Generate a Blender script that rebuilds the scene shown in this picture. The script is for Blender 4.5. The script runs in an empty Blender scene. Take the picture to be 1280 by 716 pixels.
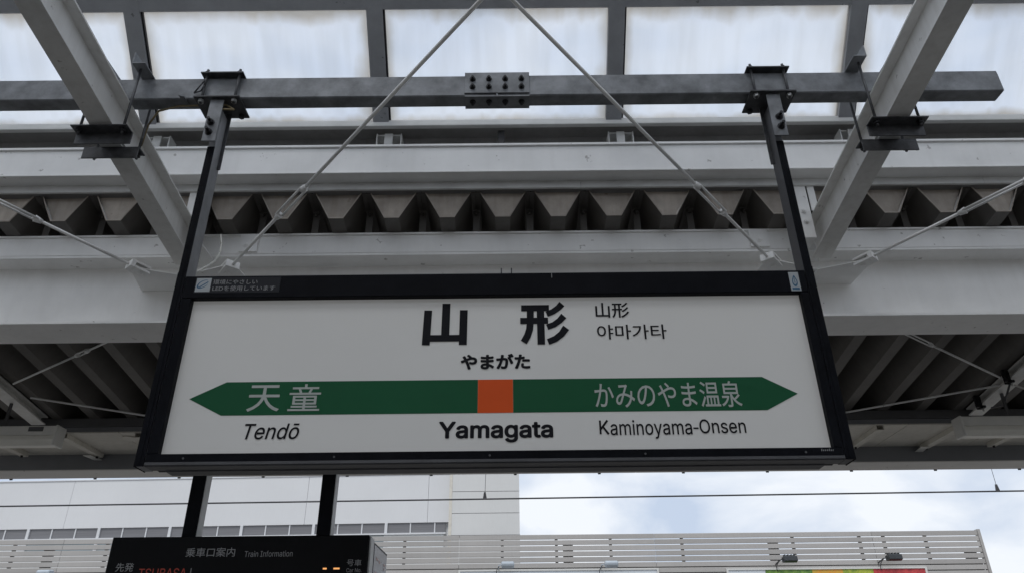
import bpy, bmesh, math, random
from mathutils import Vector, Matrix
random.seed(7)
S = bpy.context.scene
COL = S.collection
rad = math.radians

# ------------------------------------------------------------------ camera
CAM_Z = 1.6
PITCH, ROLL = rad(27.91), rad(-0.58)
cam_data = bpy.data.cameras.new('camera')
cam_data.sensor_width = 36.0
cam_data.lens = 36.0 * 924.0 / 1280.0
cam_data.clip_start = 0.05
cam_data.clip_end = 3000
cam = bpy.data.objects.new('camera', cam_data)
COL.objects.link(cam)
cam.location = (0, 0, CAM_Z)
cp, sp = math.cos(PITCH), math.sin(PITCH)
fwd = Vector((0, cp, sp)); right = Vector((1, 0, 0)); up = Vector((0, -sp, cp))
cr, sr = math.cos(ROLL), math.sin(ROLL)
r2 = right * cr + up * sr
u2 = up * cr - right * sr
cam.rotation_euler = Matrix((r2, u2, -fwd)).transposed().to_euler()
S.camera = cam

# ------------------------------------------------------------------ sky
SUN_EL, SUN_AZ = rad(58), rad(200)      # azimuth of the veiled sun
world = bpy.data.worlds.new('World')
S.world = world
world.use_nodes = True
nt = world.node_tree
nt.nodes.clear()
def N(t, kind, **kw):
    n = t.nodes.new(kind)
    for k, v in kw.items():
        setattr(n, k, v)
    return n
w_out = N(nt, 'ShaderNodeOutputWorld')
w_bg = N(nt, 'ShaderNodeBackground')
w_bg.inputs['Strength'].default_value = 0.1
sky = N(nt, 'ShaderNodeTexSky')
sky.sky_type = 'NISHITA'
sky.sun_disc = False
sky.sun_elevation = SUN_EL
sky.sun_rotation = SUN_AZ
tc = N(nt, 'ShaderNodeTexCoord')
mp = N(nt, 'ShaderNodeMapping')
mp.inputs['Scale'].default_value = (1.0, 1.0, 2.2)
mp.inputs['Location'].default_value = (0.35, 0.2, 0.1)
n1 = N(nt, 'ShaderNodeTexNoise')
n1.inputs['Scale'].default_value = 4.3
n1.inputs['Detail'].default_value = 7.0
n1.inputs['Roughness'].default_value = 0.52
n1.inputs['Distortion'].default_value = 0.3
cr1 = N(nt, 'ShaderNodeValToRGB')            # cloud brightness
e = cr1.color_ramp.elements
e[0].position = 0.36; e[0].color = (4.7, 5.5, 6.8, 1)
e[1].position = 0.57; e[1].color = (7.55, 7.9, 8.4, 1)
n2 = N(nt, 'ShaderNodeTexNoise')
n2.inputs['Scale'].default_value = 1.3
n2.inputs['Detail'].default_value = 5.0
cr2 = N(nt, 'ShaderNodeValToRGB')            # cloud cover
e = cr2.color_ramp.elements
e[0].position = 0.30; e[0].color = (0.88, 0.88, 0.88, 1)
e[1].position = 0.55; e[1].color = (1, 1, 1, 1)
mx = N(nt, 'ShaderNodeMix', data_type='RGBA')
L = nt.links.new
L(tc.outputs['Generated'], mp.inputs['Vector'])
L(mp.outputs['Vector'], n1.inputs['Vector'])
L(mp.outputs['Vector'], n2.inputs['Vector'])
L(n1.outputs['Fac'], cr1.inputs['Fac'])
L(n2.outputs['Fac'], cr2.inputs['Fac'])
L(cr2.outputs['Color'], mx.inputs['Factor'])
L(sky.outputs['Color'], mx.inputs['A'])
L(cr1.outputs['Color'], mx.inputs['B'])
L(mx.outputs['Result'], w_bg.inputs['Color'])
L(w_bg.outputs['Background'], w_out.inputs['Surface'])

sun_d = bpy.data.lights.new('sun', 'SUN')
sun_d.energy = 1.5
sun_d.angle = rad(25)
sun_d.color = (1.0, 0.975, 0.94)
sun = bpy.data.objects.new('sun', sun_d)
COL.objects.link(sun)
sd = Vector((math.sin(SUN_AZ) * math.cos(SUN_EL), math.cos(SUN_AZ) * math.cos(SUN_EL), math.sin(SUN_EL)))
sun.rotation_euler = sd.to_track_quat('Z', 'Y').to_euler()
sun.location = (0, 0, 20)

S.view_settings.view_transform = 'Standard'
S.view_settings.look = 'None'
S.view_settings.gamma = 1.0
S.view_settings.exposure = 0.28
S.cycles.use_denoising = True
S.cycles.max_bounces = 10
S.cycles.diffuse_bounces = 6
S.cycles.transparent_max_bounces = 12

# ------------------------------------------------------------------ materials
def mat(name, col, rough=0.6, metal=0.0, var=0.12, scale=6.0, bump=0.0, bscale=60.0, streak=0.0,
        spot=0.0, spot_col=None, spot_scale=30.0, emit=None, estr=0.0, alt=None, spec=0.5, stretch=(1, 1, 1), rnd=0.0):
    m = bpy.data.materials.new(name)
    m.use_nodes = True
    t = m.node_tree
    b = t.nodes['Principled BSDF']
    b.inputs['Roughness'].default_value = rough
    b.inputs['Metallic'].default_value = metal
    b.inputs['Specular IOR Level'].default_value = spec
    l = t.links.new
    co = N(t, 'ShaderNodeTexCoord')
    geo = N(t, 'ShaderNodeNewGeometry')
    mpn = N(t, 'ShaderNodeMapping')
    mpn.inputs['Scale'].default_value = stretch
    l(geo.outputs['Position'], mpn.inputs['Vector'])
    no = N(t, 'ShaderNodeTexNoise')
    no.inputs['Scale'].default_value = scale
    no.inputs['Detail'].default_value = 6
    no.inputs['Roughness'].default_value = 0.6
    l(mpn.outputs['Vector'], no.inputs['Vector'])
    rp = N(t, 'ShaderNodeValToRGB')
    a = alt if alt else tuple(c * (1 - var) for c in col)
    h = tuple(min(1, c * (1 + var * 0.6)) for c in col)
    rp.color_ramp.elements[0].position = 0.32
    rp.color_ramp.elements[0].color = (*a, 1)
    rp.color_ramp.elements[1].position = 0.68
    rp.color_ramp.elements[1].color = (*h, 1)
    l(no.outputs['Fac'], rp.inputs['Fac'])
    cur = rp.outputs['Color']
    if streak > 0:
        ms = N(t, 'ShaderNodeMapping')
        ms.inputs['Scale'].default_value = (14, 14, 0.9)
        l(geo.outputs['Position'], ms.inputs['Vector'])
        ns = N(t, 'ShaderNodeTexNoise')
        ns.inputs['Scale'].default_value = 1.6
        ns.inputs['Detail'].default_value = 5
        l(ms.outputs['Vector'], ns.inputs['Vector'])
        rs = N(t, 'ShaderNodeValToRGB')
        rs.color_ramp.elements[0].position = 0.45
        rs.color_ramp.elements[0].color = (0, 0, 0, 1)
        rs.color_ramp.elements[1].position = 0.75
        rs.color_ramp.elements[1].color = (streak, streak, streak, 1)
        l(ns.outputs['Fac'], rs.inputs['Fac'])
        mm = N(t, 'ShaderNodeMix', data_type='RGBA')
        l(rs.outputs['Color'], mm.inputs['Factor'])
        l(cur, mm.inputs['A'])
        mm.inputs['B'].default_value = (col[0] * 0.5, col[1] * 0.46, col[2] * 0.4, 1)
        cur = mm.outputs['Result']
    if spot > 0:
        sp_ = N(t, 'ShaderNodeTexNoise')
        sp_.inputs['Scale'].default_value = spot_scale
        sp_.inputs['Detail'].default_value = 3
        l(geo.outputs['Position'], sp_.inputs['Vector'])
        r3 = N(t, 'ShaderNodeValToRGB')
        r3.color_ramp.elements[0].position = 0.70
        r3.color_ramp.elements[0].color = (0, 0, 0, 1)
        r3.color_ramp.elements[1].position = 0.74
        r3.color_ramp.elements[1].color = (spot, spot, spot, 1)
        l(sp_.outputs['Fac'], r3.inputs['Fac'])
        m3 = N(t, 'ShaderNodeMix', data_type='RGBA')
        l(r3.outputs['Color'], m3.inputs['Factor'])
        l(cur, m3.inputs['A'])
        m3.inputs['B'].default_value = (*(spot_col or (0.12, 0.09, 0.07)), 1)
        cur = m3.outputs['Result']
    if rnd > 0:                                   # each piece a little lighter or darker than the next
        oi = N(t, 'ShaderNodeObjectInfo')
        mr = N(t, 'ShaderNodeMapRange')
        mr.inputs['To Min'].default_value = 1.0 - rnd
        mr.inputs['To Max'].default_value = 1.0 + rnd * 0.5
        l(oi.outputs['Random'], mr.inputs['Value'])
        mv = N(t, 'ShaderNodeMix', data_type='RGBA', blend_type='MULTIPLY')
        mv.inputs['Factor'].default_value = 1.0
        l(cur, mv.inputs['A'])
        l(mr.outputs['Result'], mv.inputs['B'])
        cur = mv.outputs['Result']
    l(cur, b.inputs['Base Color'])
    if bump > 0:
        nb = N(t, 'ShaderNodeTexNoise')
        nb.inputs['Scale'].default_value = bscale
        nb.inputs['Detail'].default_value = 4
        l(geo.outputs['Position'], nb.inputs['Vector'])
        bp = N(t, 'ShaderNodeBump')
        bp.inputs['Strength'].default_value = bump
        bp.inputs['Distance'].default_value = 0.004
        l(nb.outputs['Fac'], bp.inputs['Height'])
        l(bp.outputs['Normal'], b.inputs['Normal'])
    if emit:
        b.inputs['Emission Color'].default_value = (*emit, 1)
        b.inputs['Emission Strength'].default_value = estr
    return m

def flat(name, col, rough=0.5, **k):
    return mat(name, col, rough, var=0.04, **k)

M = {}
M['white_steel'] = mat('white_painted_steel', (0.82, 0.815, 0.80), 0.42, var=0.09, scale=2.5, bump=0.12, bscale=25,
                       streak=0.07, spot=0.5, spot_scale=17)
M['rafter_steel'] = mat('cream_painted_steel', (0.74, 0.73, 0.705), 0.45, var=0.10, scale=3.0, bump=0.15, bscale=30,
                        streak=0.22, spot=0.6, spot_scale=14)
M['galv'] = mat('weathered_galvanised_steel', (0.20, 0.207, 0.216), 0.55, metal=0.3, var=0.42, scale=9, bump=0.25, bscale=45,
                spot=0.35, spot_col=(0.36, 0.365, 0.375), spot_scale=7)
M['clamp'] = mat('dark_clamp_steel', (0.075, 0.076, 0.08), 0.5, metal=0.4, var=0.4, scale=20, bump=0.3, bscale=90)
M['bolt'] = mat('dark_bolt_steel', (0.03, 0.03, 0.032), 0.45, metal=0.6, var=0.3, scale=40)
M['bright_bolt'] = mat('zinc_bolt_steel', (0.42, 0.42, 0.41), 0.35, metal=0.7, var=0.2, scale=40)
M['black'] = mat('black_painted_aluminium', (0.006, 0.0065, 0.009), 0.5, var=0.3, scale=8, bump=0.05, bscale=80, spec=0.06)
M['lit_post_side'] = mat('lit_grey_post_steel', (0.27, 0.275, 0.285), 0.5, metal=0.2, var=0.25, scale=8)
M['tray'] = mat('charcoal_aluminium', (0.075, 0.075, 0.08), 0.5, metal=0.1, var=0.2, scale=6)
M['face'] = mat('sign_acrylic', (0.52, 0.52, 0.51), 0.30, var=0.02, scale=1.5, spec=0.35, emit=(1.0, 0.99, 0.96), estr=0.06)
M['ink'] = flat('black_print', (0.008, 0.008, 0.011), 0.5, spec=0.12)
M['green'] = flat('green_print', (0.006, 0.085, 0.033), 0.45, spec=0.2)
M['orange'] = flat('orange_print', (0.66, 0.085, 0.012), 0.45, spec=0.2)
M['white_ink'] = flat('white_print', (0.40, 0.43, 0.40), 0.5)
M['grey_ink'] = flat('grey_print', (0.24, 0.24, 0.245), 0.5)
M['sticker'] = flat('pale_sticker', (0.36, 0.385, 0.40), 0.4)
M['sticker_dark'] = flat('dark_sticker', (0.014, 0.015, 0.019), 0.4, spec=0.2)
M['sticker_blue'] = flat('blue_print', (0.03, 0.10, 0.18), 0.4)
M['frame_grey'] = mat('grey_window_aluminium', (0.29, 0.297, 0.31), 0.5, metal=0.2, var=0.15, scale=5, spot=0.6, spot_col=(0.03, 0.03, 0.03), spot_scale=22)
M['recess'] = mat('recess_grey_sheet', (0.25, 0.245, 0.24), 0.6, var=0.2, scale=3, streak=0.2)
M['rail'] = mat('light_grey_rail', (0.60, 0.60, 0.585), 0.45, var=0.12, scale=5)
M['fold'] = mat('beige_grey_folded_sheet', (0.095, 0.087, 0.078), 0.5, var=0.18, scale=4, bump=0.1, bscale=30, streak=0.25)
M['endplate'] = mat('taupe_end_plate', (0.42, 0.37, 0.32), 0.55, var=0.2, scale=9, streak=0.4, bump=0.15, rnd=0.22, spot=0.5, spot_col=(0.16, 0.12, 0.09), spot_scale=12)
M['dark_steel'] = mat('dark_grey_steel', (0.085, 0.085, 0.088), 0.55, var=0.2, scale=4)
M['soffit'] = mat('cream_soffit_board', (0.66, 0.63, 0.565), 0.65, var=0.1, scale=3, streak=0.2, bump=0.1, bscale=50, spot=0.25, spot_col=(0.3, 0.25, 0.18), spot_scale=3, rnd=0.1)
M['fascia'] = mat('grey_fascia_sheet', (0.17, 0.175, 0.185), 0.5, var=0.12, scale=3)
M['gutter'] = mat('pale_gutter_sheet', (0.68, 0.665, 0.64), 0.5, var=0.1, scale=2, spot=0.4, spot_scale=9)
M['lamp_white'] = mat('cream_lamp_housing', (0.72, 0.71, 0.67), 0.4, var=0.08, scale=6)
M['diffuser'] = mat('opal_diffuser', (0.76, 0.74, 0.67), 0.3, var=0.06, scale=5)
M['cable'] = flat('white_cable', (0.55, 0.54, 0.5), 0.5)
M['ochre'] = flat('ochre_cable', (0.22, 0.17, 0.09), 0.6)
M['wire'] = flat('dark_wire', (0.05, 0.05, 0.055), 0.5)
M['wall_white'] = mat('white_wall_panel', (0.65, 0.66, 0.675), 0.55, var=0.05, scale=0.15, streak=0.05)
M['wall_cream'] = mat('grey_cream_wall_panel', (0.61, 0.615, 0.61), 0.6, var=0.05, scale=0.2, streak=0.06)
M['win_frame'] = flat('pale_window_frame', (0.62, 0.63, 0.65), 0.45)
M['win_pane'] = mat('louvre_reflection_pane', (0.17, 0.17, 0.18), 0.35, var=0.15, scale=1.5, stretch=(0.2, 0.2, 12))  # horizontal bands painted in for louvres reflected in the glass
M['glass_low'] = mat('blue_grey_glass', (0.20, 0.26, 0.29), 0.12, var=0.15, scale=0.5)
M['white_glass'] = mat('whitened_glass', (0.72, 0.76, 0.78), 0.3, var=0.05)
M['slat'] = mat('grey_beige_slat', (0.40, 0.385, 0.37), 0.5, var=0.06, scale=0.8, streak=0.08, rnd=0.10)
M['support'] = flat('dark_support', (0.05, 0.048, 0.05), 0.6)
M['lower_wall'] = mat('plum_grey_wall', (0.20, 0.185, 0.185), 0.6, var=0.1, scale=0.6)
M['flood_grey'] = mat('pale_floodlight', (0.42, 0.47, 0.52), 0.4, var=0.1, scale=4)
M['flood_dark'] = mat('dark_floodlight', (0.03, 0.034, 0.038), 0.45, var=0.3, scale=4)
M['poster_frame'] = flat('pale_poster_frame', (0.62, 0.62, 0.60), 0.5)
M['poster_white'] = flat('pale_poster_print', (0.66, 0.70, 0.74), 0.5)
def fruit(name, c1, c2, s):
    m = mat(name, c1, 0.45, alt=c2, scale=s, var=0.2)
    return m
M['fr_green'] = fruit('leafy_green_print', (0.22, 0.36, 0.07), (0.03, 0.12, 0.02), 8)
M['fr_orange'] = fruit('orange_fruit_print', (0.62, 0.25, 0.03), (0.55, 0.40, 0.05), 8)
M['fr_lime'] = fruit('lime_fruit_print', (0.42, 0.45, 0.05), (0.16, 0.27, 0.03), 8)
M['fr_red'] = fruit('red_fruit_print', (0.55, 0.06, 0.06), (0.30, 0.02, 0.03), 8)
M['board'] = mat('black_board_glass', (0.004, 0.004, 0.005), 0.4, var=0.2, scale=6, spec=0.1)
M['board_ink'] = flat('grey_board_print', (0.30, 0.30, 0.30), 0.5)
M['led_red'] = mat('red_led', (0.2, 0.02, 0.01), 0.5, emit=(1.0, 0.10, 0.03), estr=0.05)
M['led_amber'] = mat('amber_led', (0.3, 0.12, 0.02), 0.5, emit=(1.0, 0.45, 0.15), estr=0.8)
M['screen'] = mat('pale_side_screen', (0.30, 0.30, 0.33), 0.2, var=0.06, scale=4)
M['pink_ink'] = flat('pink_print', (0.55, 0.36, 0.33), 0.5)
M['concrete'] = mat('platform_concrete', (0.12, 0.117, 0.112), 0.8, var=0.2, scale=1.2, bump=0.3, bscale=30)
M['ballast'] = mat('track_ballast', (0.24, 0.225, 0.205), 0.9, var=0.5, scale=9, bump=0.8, bscale=18)

def pane_material():
    """Dirty translucent roof sheet: part clear, part milky, with rain streaks."""
    m = bpy.data.materials.new('milky_roof_sheet')
    m.use_nodes = True
    t = m.node_tree
    t.nodes.clear()
    l = t.links.new
    out = N(t, 'ShaderNodeOutputMaterial')
    tr = N(t, 'ShaderNodeBsdfTransparent')
    tl = N(t, 'ShaderNodeBsdfTranslucent')
    gl = N(t, 'ShaderNodeBsdfGlossy')
    gl.inputs['Roughness'].default_value = 0.25
    m1 = N(t, 'ShaderNodeMixShader')
    m2 = N(t, 'ShaderNodeMixShader')
    m2.inputs['Fac'].default_value = 0.03
    geo = N(t, 'ShaderNodeNewGeometry')
    co = N(t, 'ShaderNodeTexCoord')
    ms = N(t, 'ShaderNodeMapping')
    ms.inputs['Scale'].default_value = (9, 1.0, 1.0)
    ns = N(t, 'ShaderNodeTexNoise')               # faint run marks
    ns.inputs['Scale'].default_value = 1.6
    ns.inputs['Detail'].default_value = 7
    nb = N(t, 'ShaderNodeTexNoise')               # uneven frosting
    nb.inputs['Scale'].default_value = 2.6
    nb.inputs['Detail'].default_value = 6
    rp = N(t, 'ShaderNodeValToRGB')
    rp.color_ramp.elements[0].position = 0.35
    rp.color_ramp.elements[0].color = (0.885, 0.90, 0.92, 1)
    rp.color_ramp.elements[1].position = 0.62
    rp.color_ramp.elements[1].color = (0.925, 0.945, 0.975, 1)
    l(geo.outputs['Position'], ms.inputs['Vector'])
    l(ms.outputs['Vector'], ns.inputs['Vector'])
    l(geo.outputs['Position'], nb.inputs['Vector'])
    l(ns.outputs['Fac'], rp.inputs['Fac'])
    # dirt gathered along the frame: distance to the sheet's own edges, broken up by noise
    sx_ = N(t, 'ShaderNodeSeparateXYZ')
    l(co.outputs['Generated'], sx_.inputs[0])
    def mth(op, a, b=None):
        n = N(t, 'ShaderNodeMath', operation=op)
        for i, v in enumerate((a, b)):
            if v is None: continue
            if isinstance(v, (int, float)): n.inputs[i].default_value = v
            else: l(v, n.inputs[i])
        return n.outputs[0]
    X, Z = sx_.outputs['X'], sx_.outputs['Z']
    ex = mth('MULTIPLY', mth('MINIMUM', X, mth('SUBTRACT', 1.0, X)), 2.2)
    ez = mth('MINIMUM', mth('SUBTRACT', 1.0, Z), mth('MULTIPLY', Z, 1.6))
    ed = mth('MINIMUM', ex, ez)
    ed2 = mth('SUBTRACT', mth('ADD', ed, mth('MULTIPLY', mth('SUBTRACT', nb.outputs['Fac'], 0.5), 0.28)), mth('MULTIPLY', mth('SUBTRACT', ns.outputs['Fac'], 0.5), 0.20))
    rd = N(t, 'ShaderNodeValToRGB')
    rd.color_ramp.elements[0].position = 0.0
    rd.color_ramp.elements[0].color = (0.80, 0.76, 0.70, 1)
    rd.color_ramp.elements[1].position = 0.13
    rd.color_ramp.elements[1].color = (1, 1, 1, 1)
    l(ed2, rd.inputs['Fac'])
    mc = N(t, 'ShaderNodeMix', data_type='RGBA', blend_type='MULTIPLY')
    mc.inputs['Factor'].default_value = 1.0
    l(rp.outputs['Color'], mc.inputs['A'])
    l(rd.outputs['Color'], mc.inputs['B'])
    l(mc.outputs['Result'], tr.inputs['Color'])
    l(mc.outputs['Result'], tl.inputs['Color'])
    m1.inputs['Fac'].default_value = 0.30
    l(tr.outputs[0], m1.inputs[1])
    l(tl.outputs[0], m1.inputs[2])
    l(m1.outputs[0], m2.inputs[1])
    l(gl.outputs[0], m2.inputs[2])
    l(m2.outputs[0], out.inputs['Surface'])
    return m
M['pane'] = pane_material()

# ------------------------------------------------------------------ mesh helpers
def box(bm, x0, x1, y0, y1, z0, z1):
    v = [bm.verts.new(p) for p in ((x0, y0, z0), (x1, y0, z0), (x1, y1, z0), (x0, y1, z0),
                                   (x0, y0, z1), (x1, y0, z1), (x1, y1, z1), (x0, y1, z1))]
    for f in ((0, 3, 2, 1), (4, 5, 6, 7), (0, 1, 5, 4), (1, 2, 6, 5), (2, 3, 7, 6), (3, 0, 4, 7)):
        bm.faces.new([v[i] for i in f])
    return v

def cyl(bm, p0, p1, r, n=10, r1=None):
    p0 = Vector(p0); p1 = Vector(p1)
    d = (p1 - p0).normalized()
    a = d.orthogonal().normalized()
    b = d.cross(a)
    r1 = r if r1 is None else r1
    A = [bm.verts.new(p0 + (a * math.cos(2 * math.pi * i / n) + b * math.sin(2 * math.pi * i / n)) * r) for i in range(n)]
    B = [bm.verts.new(p1 + (a * math.cos(2 * math.pi * i / n) + b * math.sin(2 * math.pi * i / n)) * r1) for i in range(n)]
    for i in range(n):
        j = (i + 1) % n
        f = bm.faces.new((A[i], A[j], B[j], B[i]))
        f.smooth = n > 6
    bm.faces.new(A[::-1])
    bm.faces.new(B)

def obar(bm, p0, p1, w, h, upv=(0, 0, 1)):
    """oriented rectangular bar: width w sideways, height h along upv"""
    p0 = Vector(p0); p1 = Vector(p1)
    d = (p1 - p0).normalized()
    s = d.cross(Vector(upv)).normalized()
    u = s.cross(d)
    q = []
    for p in (p0, p1):
        for a, b in ((-1, -1), (1, -1), (1, 1), (-1, 1)):
            q.append(bm.verts.new(p + s * (a * w / 2) + u * (b * h / 2)))
    for f in ((3, 2, 1, 0), (4, 5, 6, 7), (0, 1, 5, 4), (1, 2, 6, 5), (2, 3, 7, 6), (3, 0, 4, 7)):
        bm.faces.new([q[i] for i in f])

def prism(bm, pts, axis, a, b):
    """extrude 2-D outline between a and b along axis ('x': pts are (y,z), 'y': (x,z), 'z': (x,y))"""
    def P(p, t):
        return {'x': (t, p[0], p[1]), 'y': (p[0], t, p[1]), 'z': (p[0], p[1], t)}[axis]
    A = [bm.verts.new(P(p, a)) for p in pts]
    B = [bm.verts.new(P(p, b)) for p in pts]
    n = len(pts)
    for i in range(n):
        j = (i + 1) % n
        bm.faces.new((A[i], A[j], B[j], B[i]))
    bm.faces.new(A[::-1])
    bm.faces.new(B)

def link(name, me, parent=None):
    o = bpy.data.objects.new(name, me)
    COL.objects.link(o)
    if parent is not None:
        o.parent = parent
        o.matrix_parent_inverse = parent.matrix_basis.inverted() if parent.get('_abs') else Matrix()
    return o

def obj(name, build, m, parent=None, bevel=0.0, fixn=True):
    """one mesh object from a builder function"""
    bm = bmesh.new()
    build(bm)
    if fixn:
        bmesh.ops.recalc_face_normals(bm, faces=bm.faces[:])
    if bevel > 0:
        bmesh.ops.bevel(bm, geom=bm.edges[:], offset=bevel, segments=1, affect='EDGES', clamp_overlap=True)
    me = bpy.data.meshes.new(name)
    bm.to_mesh(me)
    bm.free()
    me.materials.append(M[m] if isinstance(m, str) else m)
    return link(name, me, parent)

def boxo(name, x0, x1, y0, y1, z0, z1, m, parent=None, bevel=0.0):
    return obj(name, lambda bm: box(bm, x0, x1, y0, y1, z0, z1), m, parent, bevel)

def tag(o, label, cat, group=None):
    o['label'] = label
    o['category'] = cat
    if group:
        o['group'] = group
    return o

def thing(name, label, cat, loc=(0, 0, 0), rot=(0, 0, 0), group=None):
    o = bpy.data.objects.new(name, None)
    o.empty_display_size = 0.1
    COL.objects.link(o)
    o.location = loc
    o.rotation_euler = rot
    return tag(o, label, cat, group)

def structure(o):
    o['kind'] = 'structure'
    return o

def share(name, me, parent, loc=(0, 0, 0), rot=(0, 0, 0)):
    o = link(name, me, parent)
    o.location = loc
    o.rotation_euler = rot
    return o

def mesh_of(name, build, m, bevel=0.0):
    bm = bmesh.new()
    build(bm)
    bmesh.ops.recalc_face_normals(bm, faces=bm.faces[:])
    if bevel > 0:
        bmesh.ops.bevel(bm, geom=bm.edges[:], offset=bevel, segments=1, affect='EDGES', clamp_overlap=True)
    me = bpy.data.meshes.new(name)
    bm.to_mesh(me)
    bm.free()
    me.materials.append(M[m])
    return me

def bolt_mesh(r=0.014, h=0.012, shank=0.012, m='bolt'):
    def b(bm):
        cyl(bm, (0, 0, 0), (0, -0.003, 0), r * 1.35, 12)
        cyl(bm, (0, -0.003, 0), (0, -0.003 - h, 0), r, 6)
        cyl(bm, (0, -0.003 - h, 0), (0, -0.003 - h - shank, 0), r * 0.55, 8)
    return mesh_of('bolt', b, m)

import os
FONT = None
try:
    fp = os.path.join(bpy.utils.system_resource('DATAFILES', path='fonts'), 'Inter.woff2')
    if os.path.exists(fp):
        FONT = bpy.data.fonts.load(fp)
except Exception:
    FONT = None
def lettering(parent, text, bb, y, m, bold=0.0, shear=0.0, name='lettering', label=None, plane='xz', sx=None, spacing=1.0):
    """printed text fitted into the box bb=(x0,x1,z0,z1), lying on the plane y and facing -y"""
    if m in ('ink', 'white_ink'):
        (xa, za), (xb, zb) = deeper(bb[0], bb[2]), deeper(bb[1], bb[3])
        bb = (xa, xb, za, zb)
    cu = bpy.data.curves.new('lettering', 'FONT')
    cu.body = text
    if FONT and all(ord(ch) < 0x250 for ch in text):
        cu.font = FONT
    cu.size = 1.0
    cu.shear = shear
    cu.resolution_u = 4
    cu.space_character = spacing
    cu.fill_mode = 'FRONT'
    to = bpy.data.objects.new('lettering_tmp', cu)
    COL.objects.link(to)
    dg = bpy.context.evaluated_depsgraph_get()
    me = bpy.data.meshes.new_from_object(to.evaluated_get(dg))
    bpy.data.objects.remove(to)
    bpy.data.curves.remove(cu)
    base = [(v.co.x, v.co.y) for v in me.vertices]
    polys = [tuple(p.vertices) for p in me.polygons]
    bpy.data.meshes.remove(me)
    r = max(bold, 0.0)
    # heavier weights: the outline is spread in a ring of directions, layers a hair apart
    ring = [(0, 0)] + ([(r * math.cos(2 * math.pi * i / 12), r * math.sin(2 * math.pi * i / 12)) for i in range(12)] if r > 0 else [])
    xs = [p[0] for p in base]; ys = [p[1] for p in base]
    ax, bx, ay, by = min(xs) - r, max(xs) + r, min(ys) - r, max(ys) + r
    x0, x1, z0, z1 = bb
    verts, faces = [], []
    for k, (dx, dy) in enumerate(ring):
        o_ = len(verts)
        verts += [(x0 + (px + dx - ax) / (bx - ax) * (x1 - x0), y - k * 0.00004, z0 + (py + dy - ay) / (by - ay) * (z1 - z0)) for px, py in base]
        faces += [tuple(i + o_ for i in f) for f in polys]
    me = bpy.data.meshes.new(name)
    me.from_pydata(verts, [], faces)
    me.materials.clear()
    me.materials.append(M[m])
    me.name = name
    o = link(name, me, parent)
    return o

def deeper(x, z):
    return x * KP, CAM_Z + (z - CAM_Z) * KP

def poly(name, pts, y, m, parent, th=0.001):
    pts = [deeper(*p) for p in pts]
    """flat printed shape in the xz plane, a hair thick, facing -y"""
    return obj(name, lambda bm: prism(bm, pts, 'y', y, y + th), m, parent)

def hbeam_x(root, x0, x1, yc, z0, z1, width, tf, tw, m):
    boxo('bottom_flange', x0, x1, yc - width / 2, yc + width / 2, z0, z0 + tf, m, root, 0.0015)
    boxo('web', x0, x1, yc - tw / 2, yc + tw / 2, z0 + tf, z1 - tf, m, root)
    boxo('top_flange', x0, x1, yc - width / 2, yc + width / 2, z1 - tf, z1, m, root, 0.0015)

# ================================================================== SETTING
g = structure(boxo('ground', -1500, 1500, -1500, 1500, -1.3, -1.1, 'ballast'))
p = structure(boxo('platform', -80, 80, -7.5, 8.6, -1.09, 0.0, 'concrete'))

SL = 0.14                                   # roof fall, metres per metre, away from the camera
ANG = math.atan(SL)
def zroof(y, z0=4.226, y0=4.0):
    return z0 - SL * (y - y0)

# ================================================================== CANOPY STEEL
gx0, gx1 = -9.4, 9.4
root = thing('roof_girder', 'deep white steel H girder running across behind the station name sign', 'girder')
hbeam_x(root, gx0, gx1, 4.30, 3.57, 4.055, 0.30, 0.018, 0.011, 'white_steel')
for x in (-1.72, 1.62):
    boxo('splice_cover', x - 0.06, x + 0.06, 4.135, 4.150, 4.068, 4.19, 'white_steel', root)
# channel standing on the girder's near flange, carrying the folded sheets
def chan(bm):
    box(bm, gx0, gx1, 4.150, 4.158, 4.057, 4.205)
    box(bm, gx0, gx1, 4.158, 4.24, 4.197, 4.205)
    box(bm, gx0, gx1, 4.140, 4.150, 4.190, 4.203)
    box(bm, gx0, gx1, 4.158, 4.24, 4.057, 4.065)
root = thing('support_channel', 'slim white steel channel lying along the top of the deep girder', 'channel')
obj('channel_body', chan, 'white_steel', root)
bm_b = bolt_mesh(0.02, 0.016, 0.006, 'white_steel')
for x in (-1.74, 1.62):
    share('bolt', bm_b, root, (x, 4.150, 4.12))

# columns that carry the girder, beyond both picture edges
for i, x in enumerate((-9.0, 9.0)):
    c = thing('canopy_column', 'white steel H column under the %s end of the deep girder' % ('left', 'right')[i], 'column',
              (x, 4.30, 0), group='columns of the platform roof')
    obj('shaft', lambda bm: (box(bm, -.125, .125, -.125, -.112, 0.03, 3.565), box(bm, -.125, .125, .112, .125, 0.03, 3.565),
                             box(bm, -.005, .005, -.112, .112, 0.03, 3.565)), 'white_steel', c)
    boxo('base_plate', -.2, .2, -.2, .2, 0, 0.03, 'white_steel', c)

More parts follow.
